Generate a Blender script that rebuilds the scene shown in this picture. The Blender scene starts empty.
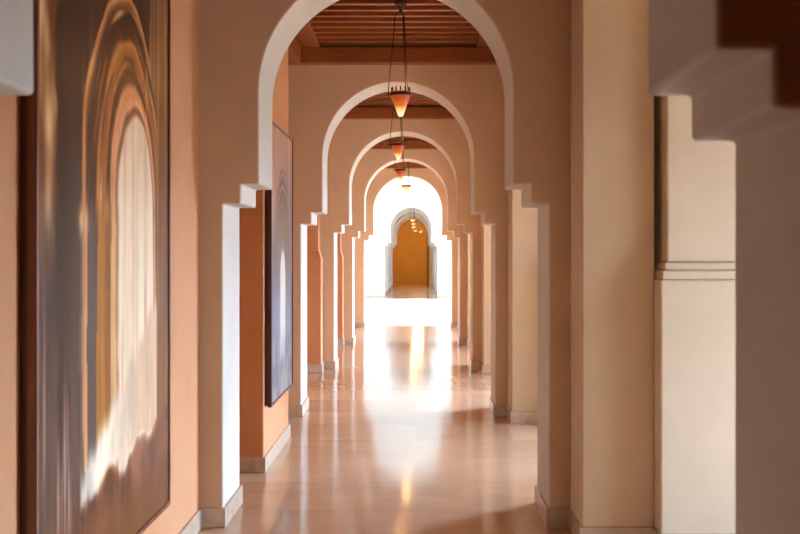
import bpy, bmesh, math, random
from mathutils import Vector, noise
random.seed(7)
C = bpy.context.scene.collection
PI = math.pi

# ------------------------------------------------------------------ materials
def srgb(r, g, b):
    f = lambda c: c/12.92 if c <= .04045 else ((c+.055)/1.055)**2.4
    return (f(r/255), f(g/255), f(b/255), 1)

def new_mat(name):
    m = bpy.data.materials.new(name); m.use_nodes = True
    nt = m.node_tree
    return m, nt, nt.nodes['Principled BSDF']

def tex_obj(nt, scale):
    tc = nt.nodes.new('ShaderNodeNewGeometry')
    mp = nt.nodes.new('ShaderNodeMapping'); mp.inputs['Scale'].default_value = scale
    nt.links.new(tc.outputs['Position'], mp.inputs['Vector'])
    return mp.outputs['Vector']

def noise_node(nt, vec, scale, detail=4, rough=.55):
    n = nt.nodes.new('ShaderNodeTexNoise')
    n.inputs['Scale'].default_value = scale; n.inputs['Detail'].default_value = detail
    n.inputs['Roughness'].default_value = rough
    nt.links.new(vec, n.inputs['Vector'])
    return n.outputs['Fac']

def ramp(nt, fac, stops):
    r = nt.nodes.new('ShaderNodeValToRGB')
    e = r.color_ramp.elements
    e[0].position, e[0].color = stops[0]
    e[1].position, e[1].color = stops[-1]
    for p, c in stops[1:-1]:
        x = e.new(p); x.color = c
    nt.links.new(fac, r.inputs['Fac'])
    return r.outputs['Color']

def bump(nt, bsdf, fac, strength, dist):
    b = nt.nodes.new('ShaderNodeBump')
    b.inputs['Strength'].default_value = strength; b.inputs['Distance'].default_value = dist
    nt.links.new(fac, b.inputs['Height']); nt.links.new(b.outputs['Normal'], bsdf.inputs['Normal'])

def plaster(name, c0, c1, rough=.85, mott=2.2):
    m, nt, b = new_mat(name)
    v = tex_obj(nt, (1, 1, 1))
    n1 = noise_node(nt, v, mott, 6, .6)
    nt.links.new(ramp(nt, n1, [(.3, c0), (.7, c1)]), b.inputs['Base Color'])
    b.inputs['Roughness'].default_value = rough
    bump(nt, b, noise_node(nt, v, 26, 5, .6), .18, .006)
    return m

M = {}
M['cream'] = plaster('cream_plaster', (.69, .585, .435, 1), (.75, .64, .48, 1))
M['tan'] = plaster('tan_plaster', (.60, .415, .255, 1), (.66, .46, .285, 1))  # arch wall faces, darkened in colour to stand for their shade
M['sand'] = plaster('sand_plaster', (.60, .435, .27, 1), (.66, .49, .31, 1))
M['reveal'] = plaster('pale_reveal_plaster', (.60, .535, .44, 1), (.66, .59, .49, 1))  # inner sides of the same walls, paler in colour for the daylight
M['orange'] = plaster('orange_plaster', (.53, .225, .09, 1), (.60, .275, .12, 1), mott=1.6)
M['white'] = plaster('white_plaster', (.76, .72, .66, 1), (.80, .76, .70, 1))
M['ochre'] = plaster('ochre_plaster', (.80, .62, .25, 1), (.85, .68, .28, 1))
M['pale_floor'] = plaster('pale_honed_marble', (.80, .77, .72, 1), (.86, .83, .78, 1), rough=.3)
M['ground'] = plaster('terrace_paving', (.55, .50, .42, 1), (.66, .60, .52, 1))

def marble_floor():
    m, nt, b = new_mat('polished_marble_tiles')
    v = tex_obj(nt, (1, 1, 1))
    br = nt.nodes.new('ShaderNodeTexBrick')
    br.offset = .5; br.inputs['Scale'].default_value = 1
    br.inputs['Brick Width'].default_value = .84; br.inputs['Row Height'].default_value = .8
    br.inputs['Mortar Size'].default_value = .0022; br.inputs['Mortar Smooth'].default_value = .3
    br.inputs['Color1'].default_value = (.52, .30, .175, 1); br.inputs['Color2'].default_value = (.64, .41, .26, 1)
    br.inputs['Mortar'].default_value = (.44, .31, .20, 1)
    nt.links.new(v, br.inputs['Vector'])
    veins = noise_node(nt, tex_obj(nt, (.7, 1.6, 1)), 2.3, 8, .62)
    mx = nt.nodes.new('ShaderNodeMix'); mx.data_type = 'RGBA'; mx.blend_type = 'MULTIPLY'
    mx.inputs['Factor'].default_value = .8
    nt.links.new(br.outputs['Color'], mx.inputs['A'])
    nt.links.new(ramp(nt, veins, [(.3, (.82, .76, .70, 1)), (.65, (1, 1, 1, 1))]), mx.inputs['B'])
    nt.links.new(mx.outputs['Result'], b.inputs['Base Color'])
    rr = nt.nodes.new('ShaderNodeMapRange')
    rr.inputs['To Min'].default_value = .07; rr.inputs['To Max'].default_value = .16
    nt.links.new(noise_node(nt, v, 1.3, 3), rr.inputs['Value'])
    nt.links.new(rr.outputs['Result'], b.inputs['Roughness'])
    b.inputs['IOR'].default_value = 1.55
    b.inputs['Specular IOR Level'].default_value = .75
    bump(nt, b, noise_node(nt, tex_obj(nt, (1, .8, 1)), 3.0, 2, .4), .05, .02)
    return m
M['floor'] = marble_floor()

def marble_base():
    m, nt, b = new_mat('marble_skirting')
    n = noise_node(nt, tex_obj(nt, (1, 1, 1)), 7, 8, .65)
    nt.links.new(ramp(nt, n, [(.3, (.42, .295, .20, 1)), (.7, (.60, .465, .345, 1))]), b.inputs['Base Color'])
    b.inputs['Roughness'].default_value = .25
    return m
M['base'] = marble_base()

def wood(name, c0, c1, scale, rough):
    m, nt, b = new_mat(name)
    n = noise_node(nt, tex_obj(nt, scale), 5, 8, .6)
    nt.links.new(ramp(nt, n, [(.3, c0), (.7, c1)]), b.inputs['Base Color'])
    b.inputs['Roughness'].default_value = rough
    bump(nt, b, n, .15, .004)
    return m
M['beam'] = wood('cedar_beam', (.21, .052, .010, 1), (.34, .10, .02, 1), (.6, 6, 6), .45)
M['plank'] = wood('cedar_plank', (.10, .026, .008, 1), (.17, .048, .016, 1), (.6, 6, 6), .55)
M['frame'] = wood('dark_frame_wood', (.15, .045, .022, 1), (.24, .075, .036, 1), (8, 8, .8), .35)
M['frame_dark'] = wood('maroon_frame_wood', (.07, .018, .013, 1), (.11, .03, .02, 1), (8, 8, .8), .4)
M['door'] = wood('door_wood', (.20, .07, .025, 1), (.32, .12, .04, 1), (6, 6, .7), .4)

def metal():
    m, nt, b = new_mat('dark_iron')
    b.inputs['Base Color'].default_value = (.05, .032, .026, 1)
    b.inputs['Metallic'].default_value = .7; b.inputs['Roughness'].default_value = .5
    return m
M['metal'] = metal()

def glass(name, stops, strength, z0, z1):
    """lit lantern glass: amber, hottest where the bulb sits near the tip"""
    m, nt, b = new_mat(name)
    tc = nt.nodes.new('ShaderNodeTexCoord')
    sp = nt.nodes.new('ShaderNodeSeparateXYZ'); nt.links.new(tc.outputs['Object'], sp.inputs[0])
    mr = nt.nodes.new('ShaderNodeMapRange')
    mr.inputs['From Min'].default_value = z0; mr.inputs['From Max'].default_value = z1
    nt.links.new(sp.outputs['Z'], mr.inputs['Value'])
    n = nt.nodes.new('ShaderNodeTexNoise'); n.inputs['Scale'].default_value = 14
    nt.links.new(tc.outputs['Object'], n.inputs['Vector'])
    ad = nt.nodes.new('ShaderNodeMath'); ad.operation = 'MULTIPLY_ADD'
    nt.links.new(n.outputs['Fac'], ad.inputs[0]); ad.inputs[1].default_value = .35
    sb = nt.nodes.new('ShaderNodeMath'); sb.operation = 'SUBTRACT'
    nt.links.new(mr.outputs['Result'], sb.inputs[0]); sb.inputs[1].default_value = .175
    nt.links.new(sb.outputs[0], ad.inputs[2])
    col = ramp(nt, ad.outputs[0], stops)
    nt.links.new(col, b.inputs['Emission Color'])
    b.inputs['Emission Strength'].default_value = strength
    b.inputs['Base Color'].default_value = (.08, .016, .005, 1)
    b.inputs['Roughness'].default_value = .45; b.inputs['Specular IOR Level'].default_value = .2
    return m
M['amber'] = glass('amber_glass', [(.0, (1, .80, .45, 1)), (.22, (1, .62, .22, 1)), (.42, (.60, .13, .02, 1)), (.68, (.36, .055, .01, 1)), (1., (.25, .03, .008, 1))], 1.25, -.2, 0)
M['pale'] = glass('pale_amber_glass', [(.0, (1, .75, .42, 1)), (.5, (1, .55, .2, 1)), (1., (.75, .3, .12, 1))], 1.5, -.14, 0)

def emit(name, col, s):
    m, nt, b = new_mat(name)
    b.inputs['Emission Color'].default_value = col; b.inputs['Emission Strength'].default_value = s
    b.inputs['Base Color'].default_value = col
    return m
M['bulb'] = emit('lit_bulb', (1, .55, .2, 1), 5)

def canvas_mat(name, rough):
    m, nt, b = new_mat(name)
    a = nt.nodes.new('ShaderNodeAttribute'); a.attribute_name = 'paint'
    nt.links.new(a.outputs['Color'], b.inputs['Base Color'])
    b.inputs['Roughness'].default_value = rough
    bump(nt, b, noise_node(nt, tex_obj(nt, (1, 9, 2.2)), 9, 5), .25, .004)
    return m
M['canvas'] = canvas_mat('oil_paint', .38)

# ------------------------------------------------------------------ mesh helpers
def mesh_obj(name, bm, m, parent=None, bev=0, smooth=False, kind=None):
    bmesh.ops.recalc_face_normals(bm, faces=bm.faces)
    me = bpy.data.meshes.new(name); bm.to_mesh(me); bm.free()
    if smooth:
        for p in me.polygons: p.use_smooth = True
    me.materials.append(M[m])
    o = bpy.data.objects.new(name, me); C.objects.link(o)
    if bev:
        md = o.modifiers.new('soft_edge', 'BEVEL'); md.width = bev; md.segments = 2
        md.limit_method = 'ANGLE'; md.angle_limit = math.radians(40)
    if parent: o.parent = parent
    if kind: o['kind'] = kind
    return o

def add_box(bm, x0, x1, y0, y1, z0, z1):
    v = [bm.verts.new(p) for p in ((x0,y0,z0),(x1,y0,z0),(x1,y1,z0),(x0,y1,z0),(x0,y0,z1),(x1,y0,z1),(x1,y1,z1),(x0,y1,z1))]
    for f in ((0,3,2,1),(4,5,6,7),(0,1,5,4),(1,2,6,5),(2,3,7,6),(3,0,4,7)):
        bm.faces.new([v[i] for i in f])
    return bm

def boxes(*bs):
    bm = bmesh.new()
    for b in bs: add_box(bm, *b)
    return bm

def prism(pts, y0, y1, axis='y'):
    """closed outline in (a, z) pushed along y (a = x) or along x (a = y)"""
    bm = bmesh.new()
    mk = (lambda a, z, t: (a, t, z)) if axis == 'y' else (lambda a, z, t: (t, a, z))
    A = [bm.verts.new(mk(a, z, y0)) for a, z in pts]
    B = [bm.verts.new(mk(a, z, y1)) for a, z in pts]
    n = len(pts)
    bm.faces.new(A); bm.faces.new(B[::-1])
    for i in range(n):
        j = (i+1) % n
        bm.faces.new((A[i], B[i], B[j], A[j]))
    return bm

def add_lathe(bm, prof, seg=28, cx=0, cy=0):
    rings = []
    for r, z in prof:
        if r < 1e-5: rings.append([bm.verts.new((cx, cy, z))])
        else: rings.append([bm.verts.new((cx+r*math.cos(2*PI*i/seg), cy+r*math.sin(2*PI*i/seg), z)) for i in range(seg)])
    for a, b in zip(rings, rings[1:]):
        for i in range(seg):
            j = (i+1) % seg
            if len(a) == 1: bm.faces.new((a[0], b[j], b[i]))
            elif len(b) == 1: bm.faces.new((a[i], a[j], b[0]))
            else: bm.faces.new((a[i], a[j], b[j], b[i]))
    return bm

def add_tube(bm, p, q, r, seg=8):
    p, q = Vector(p), Vector(q); d = (q-p).normalized()
    u = d.orthogonal().normalized(); w = d.cross(u)
    A = [bm.verts.new(p + r*(math.cos(2*PI*i/seg)*u + math.sin(2*PI*i/seg)*w)) for i in range(seg)]
    B = [bm.verts.new(q + r*(math.cos(2*PI*i/seg)*u + math.sin(2*PI*i/seg)*w)) for i in range(seg)]
    for i in range(seg):
        j = (i+1) % seg; bm.faces.new((A[i], A[j], B[j], B[i]))
    bm.faces.new(A[::-1]); bm.faces.new(B)
    return bm

def thing(name, label, cat, loc, group=None):
    o = bpy.data.objects.new(name, None); C.objects.link(o)
    o.empty_display_size = .1
    o.location = loc; o['label'] = label; o['category'] = cat
    if group: o['group'] = group
    return o

# ------------------------------------------------------------------ the corridor
CX = -.176                       # centre line of the arcade
UP, MID, LOW = .744, .85, .955   # half widths: arch, corbel, jamb
Z1, Z2, ZS = 1.895, 2.01, 2.55   # corbel heights, springing
T = .57                          # thickness of an arch wall
BAY = 4.08
front = lambda n: 6.0 + BAY*(n-1)
ROOF = 3.85

def arch_outline(xl, xr, top, seg=48, cx=CX, dz=0):
    Z1, Z2, ZS = 1.895+dz, 2.01+dz*1.2, 2.55+dz
    p = [(xl, 0), (cx-LOW, 0), (cx-LOW, Z1), (cx-MID, Z1), (cx-MID, Z2), (cx-UP, Z2)]
    for i in range(seg+1):
        a = PI - PI*i/seg
        p.append((cx + UP*math.cos(a), ZS + UP*math.sin(a)))
    p += [(cx+UP, Z2), (cx+MID, Z2), (cx+MID, Z1), (cx+LOW, Z1), (cx+LOW, 0), (xr, 0), (xr, top), (xl, top)]
    return p

def arch_wall(name, y, xl, xr, top, m='cream', dz=0, cx=CX):
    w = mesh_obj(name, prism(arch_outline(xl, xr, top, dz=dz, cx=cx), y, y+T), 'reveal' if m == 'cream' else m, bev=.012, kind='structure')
    if m == 'cream':                             # light and shade put into the colour: tan wall faces, cream reveals
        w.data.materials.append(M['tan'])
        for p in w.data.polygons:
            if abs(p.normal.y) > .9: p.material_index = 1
    e = .018
    mesh_obj('baseboard', boxes((xl, CX-LOW+e, y-e, y+T+e, 0, .115)), 'base', w, .004)
    mesh_obj('baseboard', boxes((CX+LOW-e, xr, y-e, y+T+e, 0, .115)), 'base', w, .004)
    return w

XR, XO = 1.30, 3.2               # line of the right hand piers, outer wall
for n in range(6):
    arch_wall('wall_arch_%d' % (n+1), front(n), -1.95, XO, ROOF, dz=-.022 if n == 0 else 0, cx=CX-.006 if n == 0 else CX)

# floor, one slab with the whole run of marble
mesh_obj('floor', boxes((-7, 7, -2.2, front(5)+T, -.1, 0)), 'floor', kind='structure')
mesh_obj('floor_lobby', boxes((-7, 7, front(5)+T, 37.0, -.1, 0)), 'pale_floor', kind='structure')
mesh_obj('floor_passage', boxes((-7, 7, 37.0, 60, -.1, 0)), 'floor', kind='structure')
mesh_obj('ground', boxes((-60, 60, -30, 90, -.3, -.11)), 'ground', kind='structure')

# bay of the camera: closed and dim
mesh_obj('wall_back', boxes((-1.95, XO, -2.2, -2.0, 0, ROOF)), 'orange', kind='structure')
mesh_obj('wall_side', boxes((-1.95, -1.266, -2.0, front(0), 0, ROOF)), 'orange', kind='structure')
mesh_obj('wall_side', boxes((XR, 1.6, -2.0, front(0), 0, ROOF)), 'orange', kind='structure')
# roof slab over corridor and side bays
mesh_obj('ceiling_slab', boxes((-2.2, XO+.3, -2.2, front(5)+T, ROOF, ROOF+.25)), 'cream', kind='structure')

# left side
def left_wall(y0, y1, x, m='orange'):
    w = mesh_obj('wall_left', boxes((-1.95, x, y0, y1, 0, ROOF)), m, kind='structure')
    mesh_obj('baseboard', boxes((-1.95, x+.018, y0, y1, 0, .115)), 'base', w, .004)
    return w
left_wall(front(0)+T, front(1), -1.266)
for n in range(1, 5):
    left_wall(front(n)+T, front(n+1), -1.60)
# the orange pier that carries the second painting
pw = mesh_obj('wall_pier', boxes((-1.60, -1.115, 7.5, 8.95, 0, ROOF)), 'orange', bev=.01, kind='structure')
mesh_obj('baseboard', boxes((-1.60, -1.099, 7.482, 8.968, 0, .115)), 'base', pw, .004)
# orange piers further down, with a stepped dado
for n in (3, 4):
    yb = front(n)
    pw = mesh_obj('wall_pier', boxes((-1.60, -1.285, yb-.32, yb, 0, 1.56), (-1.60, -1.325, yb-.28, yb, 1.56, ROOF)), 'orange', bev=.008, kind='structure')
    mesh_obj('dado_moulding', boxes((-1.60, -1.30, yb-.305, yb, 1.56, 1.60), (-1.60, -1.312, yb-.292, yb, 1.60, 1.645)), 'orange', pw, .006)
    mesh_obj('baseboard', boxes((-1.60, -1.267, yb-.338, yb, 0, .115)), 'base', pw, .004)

# right side: a cream pier in front of each arch, a dado pilaster beside it, a window arch outside
def y_arch_outline(y0, y1, c, hw, zs, top, seg=32):
    p = [(y0, 0), (c-hw, 0)]
    for i in range(seg+1):
        a = PI - PI*i/seg
        p.append((c + hw*math.cos(a), zs + hw*math.sin(a)))
    p += [(c+hw, 0), (y1, 0), (y1, top), (y0, top)]
    return p

for n in range(1, 6):
    yb = front(n)
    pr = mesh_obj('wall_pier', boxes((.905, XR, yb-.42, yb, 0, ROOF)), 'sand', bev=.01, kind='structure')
    mesh_obj('baseboard', boxes((.887, XR, yb-.438, yb, 0, .115)), 'base', pr, .004)
    pl = mesh_obj('wall_pilaster', boxes((XR, XO, yb-.56, yb, 0, 1.462)), 'cream', bev=.01, kind='structure')
    mesh_obj('upper_pilaster', boxes((XR+.043, XO, yb-.517, yb, 1.555, ROOF)), 'cream', pl, .01)
    mesh_obj('dado_moulding', boxes((XR+.012, XO, yb-.548, yb, 1.462, 1.512), (XR+.027, XO, yb-.533, yb, 1.512, 1.555)), 'cream', pl, .008)
    mesh_obj('baseboard', boxes((XR-.018, XO, yb-.578, yb, 0, .115)), 'base', pl, .004)
    # header between pier line and side bay
    mesh_obj('wall_header', boxes((.93, XR, front(n-1)+T, yb-.42, 3.06, ROOF)), 'cream', kind='structure')
    # outer wall with its arched opening to the courtyard
    y0, y1 = front(n-1)+T, yb
    c = yb - (1.35, 1.42, 1.75, 2.0, 2.0)[n-1]
    mesh_obj('wall_right', prism(y_arch_outline(y0-T, y1, c, (.60, .70, .80, .92, 1.0)[n-1], (1.6, 1.75, 1.85, 1.9, 2.0)[n-1], ROOF), XO, XO+.3, 'x'), 'cream', bev=.01, kind='structure')
mesh_obj('wall_right', boxes((XO, XO+.3, -2.2, front(0), 0, ROOF)), 'cream', kind='structure')

# wooden ceilings, one coffer per bay
def coffer(n):
    y0, y1 = front(n-1)+T, front(n)
    if n == 0: y0 = -2.0
    xl, xr = (-1.58, .93)
    c = mesh_obj('ceiling_planks', boxes((xl, xr, y0, y1, 3.77, ROOF)), 'plank', kind='structure')
    il, ir = -1.12, .77
    for x0, x1 in ((xl, il), (ir, xr)):
        mesh_obj('edge_beam', boxes((x0, x1, y0, y1, 3.462, 3.612)), 'beam', c, .006)
    for a, b in ((y0, y0+.13), (y1-.13, y1)):
        mesh_obj('edge_beam', boxes((il, ir, a, b, 3.462, 3.612)), 'beam', c, .006)
    for x0, x1 in ((xl, il+.18), (ir-.18, xr)):
        mesh_obj('inner_beam', boxes((x0, x1, y0, y1, 3.612, 3.77)), 'beam', c, .006)
    y = y1-.24
    bms = []
    first = None
    while y > y0+.15:
        if first is None:
            first = mesh_obj('beam', boxes((il+.18, ir-.18, -.03, .03, 3.635, 3.77)), 'beam', c, .006)
            b = first
        else:
            b = first.copy(); C.objects.link(b); b.parent = c
        b.location = (0, y, 0)
        y -= .212
for n in range(0, 6):
    coffer(n)

# ------------------------------------------------------------------ lobby
LY0, LY1 = front(5)+T, 37.0
LX, LZ = 3.6, 5.2
mesh_obj('ceiling_lobby', boxes((-LX-.3, -2.2, LY0-.3, LY1+.5, LZ, LZ+.3), (2.2, LX+.3, LY0-.3, LY1+.5, LZ, LZ+.3),
         (-2.2, 2.2, LY0-.3, 25.2, LZ, LZ+.3), (-2.2, 2.2, 29.5, LY1+.5, LZ, LZ+.3)), 'white', kind='structure')   # open to the sky in the middle
mesh_obj('wall_lobby', boxes((-LX-.3, LX+.3, LY0-.3, LY0, ROOF+.25, LZ)), 'white', kind='structure')
for s in (-1, 1):
    for k in range(2):
        a, b = LY0 + k*(LY1-LY0)/2, LY0 + (k+1)*(LY1-LY0)/2
        mesh_obj('wall_lobby', prism(y_arch_outline(a, b, (a+b)/2, 1.2, 1.6, LZ, 40), s*LX, s*(LX+.3), 'x'), 'white', bev=.01, kind='structure')
arch_wall('wall_arch_far', LY1, -LX, LX, LZ, 'white')
# the dim passage beyond
for k in range(1, 4):
    arch_wall('wall_arch_far', LY1 + k*BAY, -1.6, 1.6, 3.95, 'white')
PE = 59.0
mesh_obj('wall_left', boxes((-1.8, -1.30, LY1+T, LY1+3*BAY, 0, 3.95)), 'white', kind='structure')
for k in range(3):
    a, b = LY1+T+k*BAY, LY1+(k+1)*BAY
    mesh_obj('wall_right', prism(y_arch_outline(a, b, (a+b)/2, .32, 1.5, 3.95), 1.0, 1.3, 'x'), 'white', kind='structure')
mesh_obj('wall_left', boxes((-1.8, -1.45, LY1+3*BAY, PE, 0, 4.2)), 'ochre', kind='structure')
mesh_obj('wall_right', boxes((.66, 1.6, LY1+3*BAY+T, PE, 0, 4.2)), 'ochre', kind='structure')
mesh_obj('wall_end', boxes((-1.8, 1.6, PE, PE+.3, 0, 4.2)), 'ochre', kind='structure')
mesh_obj('ceiling_passage', boxes((-1.8, 1.6, LY1+T, LY1+3*BAY+T, 3.95, 4.2)), 'white', kind='structure')
mesh_obj('ceiling_passage', boxes((-1.8, 1.6, LY1+3*BAY, PE+.3, 4.2, 4.4)), 'ochre', kind='structure')
d = mesh_obj('door_1', boxes((.60, .659, 51.2, 54.4, 0, 2.6)), 'door', bev=.01, kind='structure')
mesh_obj('door_frame', boxes((.57, .659, 51.0, 51.2, 0, 2.75), (.57, .659, 54.4, 54.6, 0, 2.75), (.57, .659, 51.2, 54.4, 2.6, 2.75)), 'door', d, .01)
mesh_obj('door_panel', boxes((.585, .6, 51.4, 52.7, .2, 1.2), (.585, .6, 52.9, 54.2, .2, 1.2), (.585, .6, 51.4, 52.7, 1.35, 2.45), (.585, .6, 52.9, 54.2, 1.35, 2.45)), 'door', d, .008)

# ------------------------------------------------------------------ paintings
def lerp(a, b, t):
    t = max(0, min(1, t)); return [a[i]+(b[i]-a[i])*t for i in range(3)]
def sstep(a, b, x):
    t = max(0, min(1, (x-a)/(b-a))); return t*t*(3-2*t)
def nz(u, v, su, sv, k=0):
    return noise.noise(Vector((u*su+k*7.3, v*sv-k*3.1, k*1.7)))
def fbm(u, v, su, sv, k=0):
    return nz(u, v, su, sv, k) + .5*nz(u, v, su*2.1, sv*2.1, k+1) + .25*nz(u, v, su*4.3, sv*4.3, k+2)

def arch_t(u, v, c0, hw0, apex0, c1, hw1, apex1):
    """0 on the outer pointed arch, 1 on the inner one, by bisection over the family between them"""
    lo, hi = -.6, 1.4
    def inside(t):
        c = c0+(c1-c0)*t; hw = hw0+(hw1-hw0)*t; ap = apex0+(apex1-apex0)*t
        rise = hw*1.05
        du = abs(u-c)/max(hw, .01)
        if du >= 1: return False
        return v < ap - rise*(1-math.sqrt(1-du**1.9))
    for _ in range(12):
        m = (lo+hi)/2
        if inside(m): lo = m
        else: hi = m
    return lo

def art_warm(u, v):
    uu = u + .012*fbm(u, v, 5, 3, 3); vv = v + .012*fbm(u, v, 4, 4, 9)
    st = fbm(u, v, 26, 1.6, 1)                       # vertical brush strokes
    # left columns
    dark = lerp((58, 40, 34), (104, 87, 82), .5+1.1*nz(u, v, 11, 2.0, 4))
    dark = lerp(dark, (168, 148, 136), sstep(.3, .8, st))
    dark = lerp(dark, (72, 48, 38), sstep(.55, .95, v)*.7)
    col = dark
    # pale ochre strip at the near edge
    w = .095 + .018*nz(u, v, 2, 22, 5)
    if uu < w+.01:
        oc = lerp((124, 84, 48), (240, 222, 194), .45+1.5*nz(u, v, 22, 9, 6))
        oc = lerp(oc, (96, 56, 42), sstep(.80, .90, v + .05*nz(u, v, 5, 9, 2)))
        k = sstep(w+.01, w-.012, uu)*sstep(.42, .62, v)
        col = lerp(col, oc, k)
        col = lerp(col, (158, 142, 130), sstep(.5, .3, v)*.5*k if k else sstep(.45, .2, v)*.35)
    # nested arches, brushed along their curves
    t = arch_t(uu, vv, .585, .345, .905, .675, .155, .715) + .05*fbm(u, v, 6, 5, 51)*(1 if uu < .9 else .3)
    if t > 0:
        ph = math.atan2(v-.5, (u-.62)*.7)
        s1 = fbm(t, ph, 9, 1.6, 60); s2 = fbm(t, ph, 17, 2.4, 62)
        bands = [(0., (128, 92, 62)), (.04, (214, 176, 130)), (.09, (150, 108, 72)), (.16, (78, 52, 40)), (.34, (98, 66, 46)), (.40, (196, 150, 98)),
                 (.50, (150, 104, 62)), (.58, (176, 128, 82)), (.63, (84, 52, 38)), (.70, (112, 74, 54)), (.75, (206, 158, 126)), (.88, (214, 172, 142)), (.93, (128, 86, 62)), (1.0, (206, 184, 152))]
        c = bands[-1][1]
        for (p, ca), (q, cb) in zip(bands, bands[1:]):
            if p <= t <= q:
                c = lerp(ca, cb, (t-p)/(q-p)); break
        c = lerp(c, (240, 212, 172), sstep(.25, .85, s1)*.75)
        c = lerp(c, (62, 40, 32), sstep(.15, .8, -s1)*.7*(1-sstep(.7, .78, t)*.6))
        c = lerp(c, (206, 152, 84), sstep(.3, .9, s2)*.55)
        if uu > .7: c = lerp(c, (232, 206, 180), sstep(.2, .6, nz(u, v, 40, 1.2, 63))*.6*sstep(.7, .8, uu)*(1-sstep(.9, 1, t)))
        # accents of orange high in the vault
        if v > .76: c = lerp(c, (226, 118, 70), sstep(.35, .6, nz(u, v, 16, 22, 11))*.8)
        if t >= .97:
            wh = lerp((226, 214, 198), (240, 232, 222), .5+nz(u, v, 22, 2, 12))
            c = lerp(c, wh, sstep(.97, 1.03, t))
            red = sstep(.50, .36, v)*sstep(.25, .6, nz(u, v, 34, .8, 13))
            c = lerp(c, (150, 92, 84), red*.8)
            c = lerp(c, (206, 178, 150), .6*sstep(.1, .6, nz(u, v, 30, 1.0, 64)))
        elif uu < .55 and v < .56:
            # the columns left of the light: grey, ochre, cream
            k = sstep(.58, .50, v)
            g = (uu-.245)/.27
            cc = (112, 100, 98)
            if g > .10: cc = (198, 162, 118)
            if g > .17: cc = (96, 84, 84)
            if g > .42: cc = (172, 128, 66)
            if g > .62: cc = (146, 102, 56)
            if g > .78: cc = (206, 176, 134)
            if g > .92: cc = (170, 134, 108)
            cc = lerp(cc, (226, 206, 176), sstep(.45, 1.1, st)*.6)
            cc = lerp(cc, (84, 62, 48), sstep(.35, 1.0, -st)*.5)
            c = lerp(c, cc, k)
        col = c
    elif uu > .8:
        col = lerp((104, 78, 64), (186, 156, 128), .45+.8*nz(u, v, 40, 1.2, 15))
    if uu > .86:
        s = .45+.9*nz(u, v, 46, 1.4, 16)
        rb = lerp((92, 64, 46), (176, 142, 106), s)
        rb = lerp(rb, (140, 104, 52), sstep(.45, .1, v)*.6)
        col = lerp(col, rb, sstep(.86, .885, uu)*.92)
    # pale shaft of light on the painted floor
    e = .115 + (uu-.235)*.09 + .025*fbm(u, v, 8, 8, 20)       # lower edge of the light
    top = .155 + (uu-.235)*.36 + .035*nz(u, v, 24, 3, 21)
    if uu > .235 and uu < .87:
        k = sstep(e-.015, e+.015, vv)*sstep(top+.02, top-.03, vv)*sstep(.235, .26, uu)
        lt = lerp((186, 188, 186), (234, 226, 212), .5+.9*fbm(u, v, 9, 9, 22))
        lt = lerp(lt, (212, 184, 158), sstep(.35, .75, uu)*.7)
        col = lerp(col, lt, k)
    if vv < e or uu < .235:
        k = sstep(e+.01, e-.02, vv) if uu > .235 else sstep(.16, .05, v)
        br = lerp((94, 62, 48), (158, 118, 100), .5+.8*fbm(u, v, 7, 8, 24))
        br = lerp(br, (120, 86, 56), sstep(.12, .02, v))
        col = lerp(col, br, k*.95)
    # small bright capital on the dark column
    q = ((u-.262)/.03)**2 + ((v-.525)/.022)**2
    col = lerp(col, (236, 212, 184), math.exp(-q)*.95)
    if abs(uu-.268) < .011: col = lerp(col, (196, 150, 112), .8*sstep(.15, .25, v)*sstep(.80, .6, v))
    g = 14*nz(u, v, 60, 14, 30) + 10*st
    col = [122 + (c-130)*1.28 + g for c in col]
    col = [col[0]*1.02, col[1]*.95, col[2]*.86]
    return [max(0, min(255, c)) for c in col]

def art_cool(u, v):
    uu = u + .015*fbm(u, v, 4, 3, 41); vv = v + .01*fbm(u, v, 4, 4, 42)
    st = fbm(u, v, 20, 2, 43)
    col = lerp((150, 138, 148), (196, 164, 152), .5+.9*nz(u, v, 3, 4, 44))
    col = lerp(col, (120, 128, 148), sstep(.75, .35, v))
    t = arch_t(uu, vv, .52, .43, .86, .52, .12, .54)
    if t > 0:
        bands = [(0., (92, 88, 104)), (.06, (172, 166, 176)), (.15, (88, 90, 108)), (.22, (206, 150, 138)), (.27, (116, 98, 104)), (.4, (142, 124, 112)), (.8, (126, 116, 112)), (.95, (150, 146, 150)), (1., (222, 222, 226))]
        c = bands[-1][1]
        for (a, ca), (b, cb) in zip(bands, bands[1:]):
            if a <= t <= b:
                c = lerp(ca, cb, (t-a)/(b-a)); break
        c = lerp(c, (146, 158, 184), sstep(.6, .3, v)*.75*(1 if t < .97 else .2))
        col = c
    col = lerp(col, (196, 202, 214), sstep(.2, .9, st)*.5)
    col = lerp(col, (86, 94, 118), sstep(.2, .9, -st)*.5*sstep(.8, .5, v))
    k = sstep(.30, .08, v + .05*fbm(u, v, 6, 6, 46))
    col = lerp(col, lerp((112, 118, 138), (176, 172, 172), .5+fbm(u, v, 9, 12, 47)), k*.8)
    g = 14*nz(u, v, 50, 20, 48)
    col = [98 + (c-132)*1.5 + g for c in col]
    return [max(0, min(255, c)) for c in (col[0]*1.0, col[1]*.95, col[2]*.86)]

def lin(c):
    c /= 255
    return c/12.92 if c <= .04045 else ((c+.055)/1.055)**2.4

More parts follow.
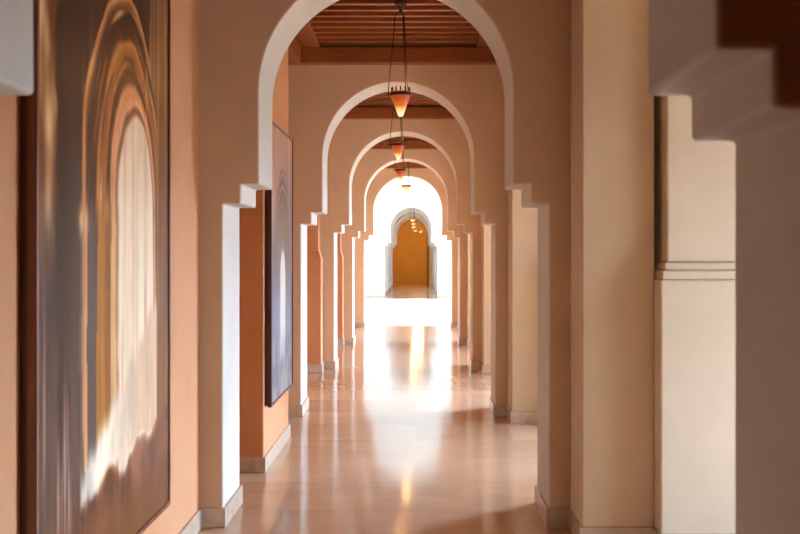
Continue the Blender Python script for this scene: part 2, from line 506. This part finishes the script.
def painting(label, xw, xf, y0, y1, z0, z1, art, nu, nv, edge, gain):
    """hangs on a wall at x = xw; canvas faces +x, its front rim at x = xf"""
    t = thing('framed_painting', label, 'painting', (xw, (y0+y1)/2, z0))
    L = Vector(t.location)
    def loc(bm):
        bmesh.ops.translate(bm, verts=bm.verts, vec=-L); return bm
    r = edge
    xm = xw + (xf-xw)*.45
    # stretcher: darker and set back
    mesh_obj('back_frame', loc(boxes((xw+.001, xm, y0+.012, y1-.012, z0+.012, z1-.012))), 'frame_dark', t)
    mesh_obj('frame', loc(boxes((xm, xf, y0, y0+r, z0, z1), (xm, xf, y1-r, y1, z0, z1),
                                (xm, xf, y0+r, y1-r, z0, z0+r), (xm, xf, y0+r, y1-r, z1-r, z1))), 'frame' if gain > .9 else 'frame_dark', t, .003)
    bm = bmesh.new()
    lay = bm.loops.layers.float_color.new('paint')
    ya, yb, za, zb = y0+r, y1-r, z0+r, z1-r
    xc = xf - .008
    vs, cs = [], []
    for j in range(nv+1):
        for i in range(nu+1):
            u, v = i/nu, j/nv
            vs.append(bm.verts.new((xc, ya+(yb-ya)*u, za+(zb-za)*v)))
            c = art(u, v); cs.append((lin(c[0])*gain, lin(c[1])*gain, lin(c[2])*gain, 1))
    for j in range(nv):
        for i in range(nu):
            idx = (j*(nu+1)+i, j*(nu+1)+i+1, (j+1)*(nu+1)+i+1, (j+1)*(nu+1)+i)
            f = bm.faces.new([vs[k] for k in idx])
            for lp, k in zip(f.loops, idx): lp[lay] = cs[k]
    # board behind the paint so that the canvas has thickness
    add_box(bm, xm-.004, xc-.002, ya, yb, za, zb)
    mesh_obj('canvas', loc(bm), 'canvas', t)
    return t

painting('large brown and cream oil painting of receding arches in a brown wooden frame', -1.266, -1.205, 3.26, 5.036, .37, 2.95, art_warm, 190, 260, .022, 1.0)
painting('tall grey-blue painting of an arch hung on the orange pier behind the first archway', -1.115, -1.062, 7.535, 8.86, .47, 2.59, art_cool, 120, 170, .016, .85)

# ------------------------------------------------------------------ lanterns
lights = []
def lamp(x, y, tip, label, group, ztop, pale=False, dia=.172):
    """cone of coloured glass held by an iron ring on three thin rods from a ceiling hook"""
    R_ = dia/2
    h = .205 if not pale else .13
    zr = tip + h                                   # ring height
    t = thing('pendant_lantern', label, 'lantern', (x, y, zr), group)
    H = ztop - zr
    bm = add_lathe(bmesh.new(), [(0, H), (.05, H), (.05, H-.012), (.022, H-.03), (.014, H-.06), (.02, H-.075), (0, H-.085)], 20)
    for k in range(3):
        a = 3.05 + k*2*PI/3
        add_tube(bm, (0, 0, H-.07), (.045*math.cos(a), .045*math.sin(a), H-.10), .005, 6)
    mesh_obj('ceiling_hook', bm, 'metal', t)
    ring = add_lathe(bmesh.new(), [(R_*.92, -.030), (R_*.99, -.034), (R_+.004, -.026), (R_+.004, -.012), (R_*.99, -.006), (R_*.92, -.010), (R_*.92, -.030)], 32)
    for k in range(3):
        a = 3.05 + k*2*PI/3
        ca, sa = math.cos(a), math.sin(a)
        add_tube(ring, (R_*ca, R_*sa, -.02), ((R_+.022)*ca, (R_+.022)*sa, -.02), .007, 8)
        add_tube(ring, ((R_+.016)*ca, (R_+.016)*sa, -.03), ((R_+.016)*ca, (R_+.016)*sa, -.002), .006, 8)
    mesh_obj('ring', ring, 'metal', t)
    if not pale:
        crown = bmesh.new()
        for k in range(12):
            a = k*2*PI/12
            add_lathe(crown, [(0, .0), (.007, .004), (.004, .02), (.008, .028), (0, .04)], 6, R_*.86*math.cos(a), R_*.86*math.sin(a))
        mesh_obj('crown', crown, 'metal', t)
    for k in range(3):
        a = 3.05 + k*2*PI/3
        ca, sa = math.cos(a), math.sin(a)
        mesh_obj('rod', add_tube(bmesh.new(), ((R_+.016)*ca, (R_+.016)*sa, -.005), (.045*ca, .045*sa, H-.10), .0045, 6), 'metal', t)
    if not pale:
        prof = [(0, -h), (.012, -h+.002), (.022, -h+.012), (R_*.55, -h*.58), (R_*.86, -.055), (R_*.97, -.03), (R_, -.006), (R_*.96, 0), (R_*.93, -.006), (R_*.8, -.055), (R_*.45, -h*.58), (0, -h+.02)]
    else:
        prof = [(0, -h), (R_*.4, -h+.006), (R_*.75, -h*.65), (R_*.95, -.03), (R_, 0), (R_*.95, 0), (R_*.9, -.03), (R_*.68, -h*.62), (0, -h+.015)]
    mesh_obj('lamp_shade', add_lathe(bmesh.new(), prof, 36), 'pale' if pale else 'amber', t, smooth=True)
    mesh_obj('bulb', add_lathe(bmesh.new(), [(0, -.085), (.018, -.075), (.024, -.055), (.016, -.03), (.012, -.015), (0, -.012)], 16), 'bulb', t, smooth=True)
    l = bpy.data.lights.new('lantern_glow', 'POINT'); l.color = (1, .48, .16) if group == G1 else (1, .66, .3); l.energy = 5 if group == G1 else (5 if y < 49 else 55); l.shadow_soft_size = .07 if group == G1 else .12
    lo = bpy.data.objects.new('lantern_glow', l); C.objects.link(lo); lo.parent = t; lo.location = (0, 0, .10)
    return t

G1, G2 = 'amber lanterns hanging in the arcade', 'small lanterns in the far passage'
lamp(-.125, 8.34, 2.716, 'largest amber glass cone lantern, hanging just behind the first full archway', G1, 3.645)
lamp(-.216, 12.4, 2.738, 'second amber cone lantern, below and behind the largest one', G1, 3.645)
lamp(-.250, 16.5, 2.765, 'third amber cone lantern, lowest glowing red-orange cone of the row', G1, 3.645)
lamp(-.186, 20.3, 2.835, 'pale shallow bowl lantern hanging in front of the white archway', G1, 3.645, True)
far = [(-.13, 39.4, 2.84, 'uppermost small glowing lantern in the far passage, in line with its arch crown'),
       (-.11, 43.4, 2.82, 'second small glowing lantern from the top in the far passage'),
       (-.12, 47.4, 2.79, 'third small glowing lantern from the top in the far passage'),
       (-.03, 52.5, 2.74, 'small lantern in front of the ochre end wall, the left of its low pair'),
       (.24, 55.0, 2.74, 'small lantern in front of the ochre end wall, nearest the wooden door')]
for x, y, z, lab in far:
    lamp(x, y, z, lab, G2, 3.95 if y < 49 else 4.2, True, .2)

# ------------------------------------------------------------------ daylight
w = bpy.data.worlds.new('sky'); bpy.context.scene.world = w; w.use_nodes = True
nt = w.node_tree; bg = nt.nodes['Background']
# hazy sky, much brighter on the side where the sun stands
tc = nt.nodes.new('ShaderNodeTexCoord')
dt = nt.nodes.new('ShaderNodeVectorMath'); dt.operation = 'DOT_PRODUCT'
nt.links.new(tc.outputs['Generated'], dt.inputs[0]); dt.inputs[1].default_value = Vector((.66, .72, .2)).normalized()
mr = nt.nodes.new('ShaderNodeMapRange'); mr.interpolation_type = 'SMOOTHSTEP'
mr.inputs['From Min'].default_value = .25; mr.inputs['From Max'].default_value = .95
mr.inputs['To Min'].default_value = 6.0; mr.inputs['To Max'].default_value = 58.0
nt.links.new(dt.outputs['Value'], mr.inputs['Value']); nt.links.new(mr.outputs['Result'], bg.inputs['Strength'])
bg.inputs['Color'].default_value = (.71, 1.0, 1.42, 1)

# ------------------------------------------------------------------ camera
cam = bpy.data.cameras.new('camera'); co = bpy.data.objects.new('camera', cam); C.objects.link(co)
co.location = (0, 0, 1.6); co.rotation_euler = (PI/2, 0, 0)
cam.sensor_width = 36; cam.lens = 1024/800*36
cam.shift_x = -16/800; cam.shift_y = -13/800
cam.clip_end = 200; cam.clip_start = .05
cam.dof.use_dof = True; cam.dof.focus_distance = 10.5; cam.dof.aperture_fstop = 4.5
S = bpy.context.scene
S.camera = co
S.view_settings.view_transform = 'Standard'; S.view_settings.look = 'None'
S.view_settings.gamma = 1; S.view_settings.use_curve_mapping = False
S.view_settings.exposure = 0
S.cycles.max_bounces = 14; S.cycles.diffuse_bounces = 9; S.cycles.glossy_bounces = 5
S.cycles.sample_clamp_indirect = 8
S.cycles.use_denoising = True
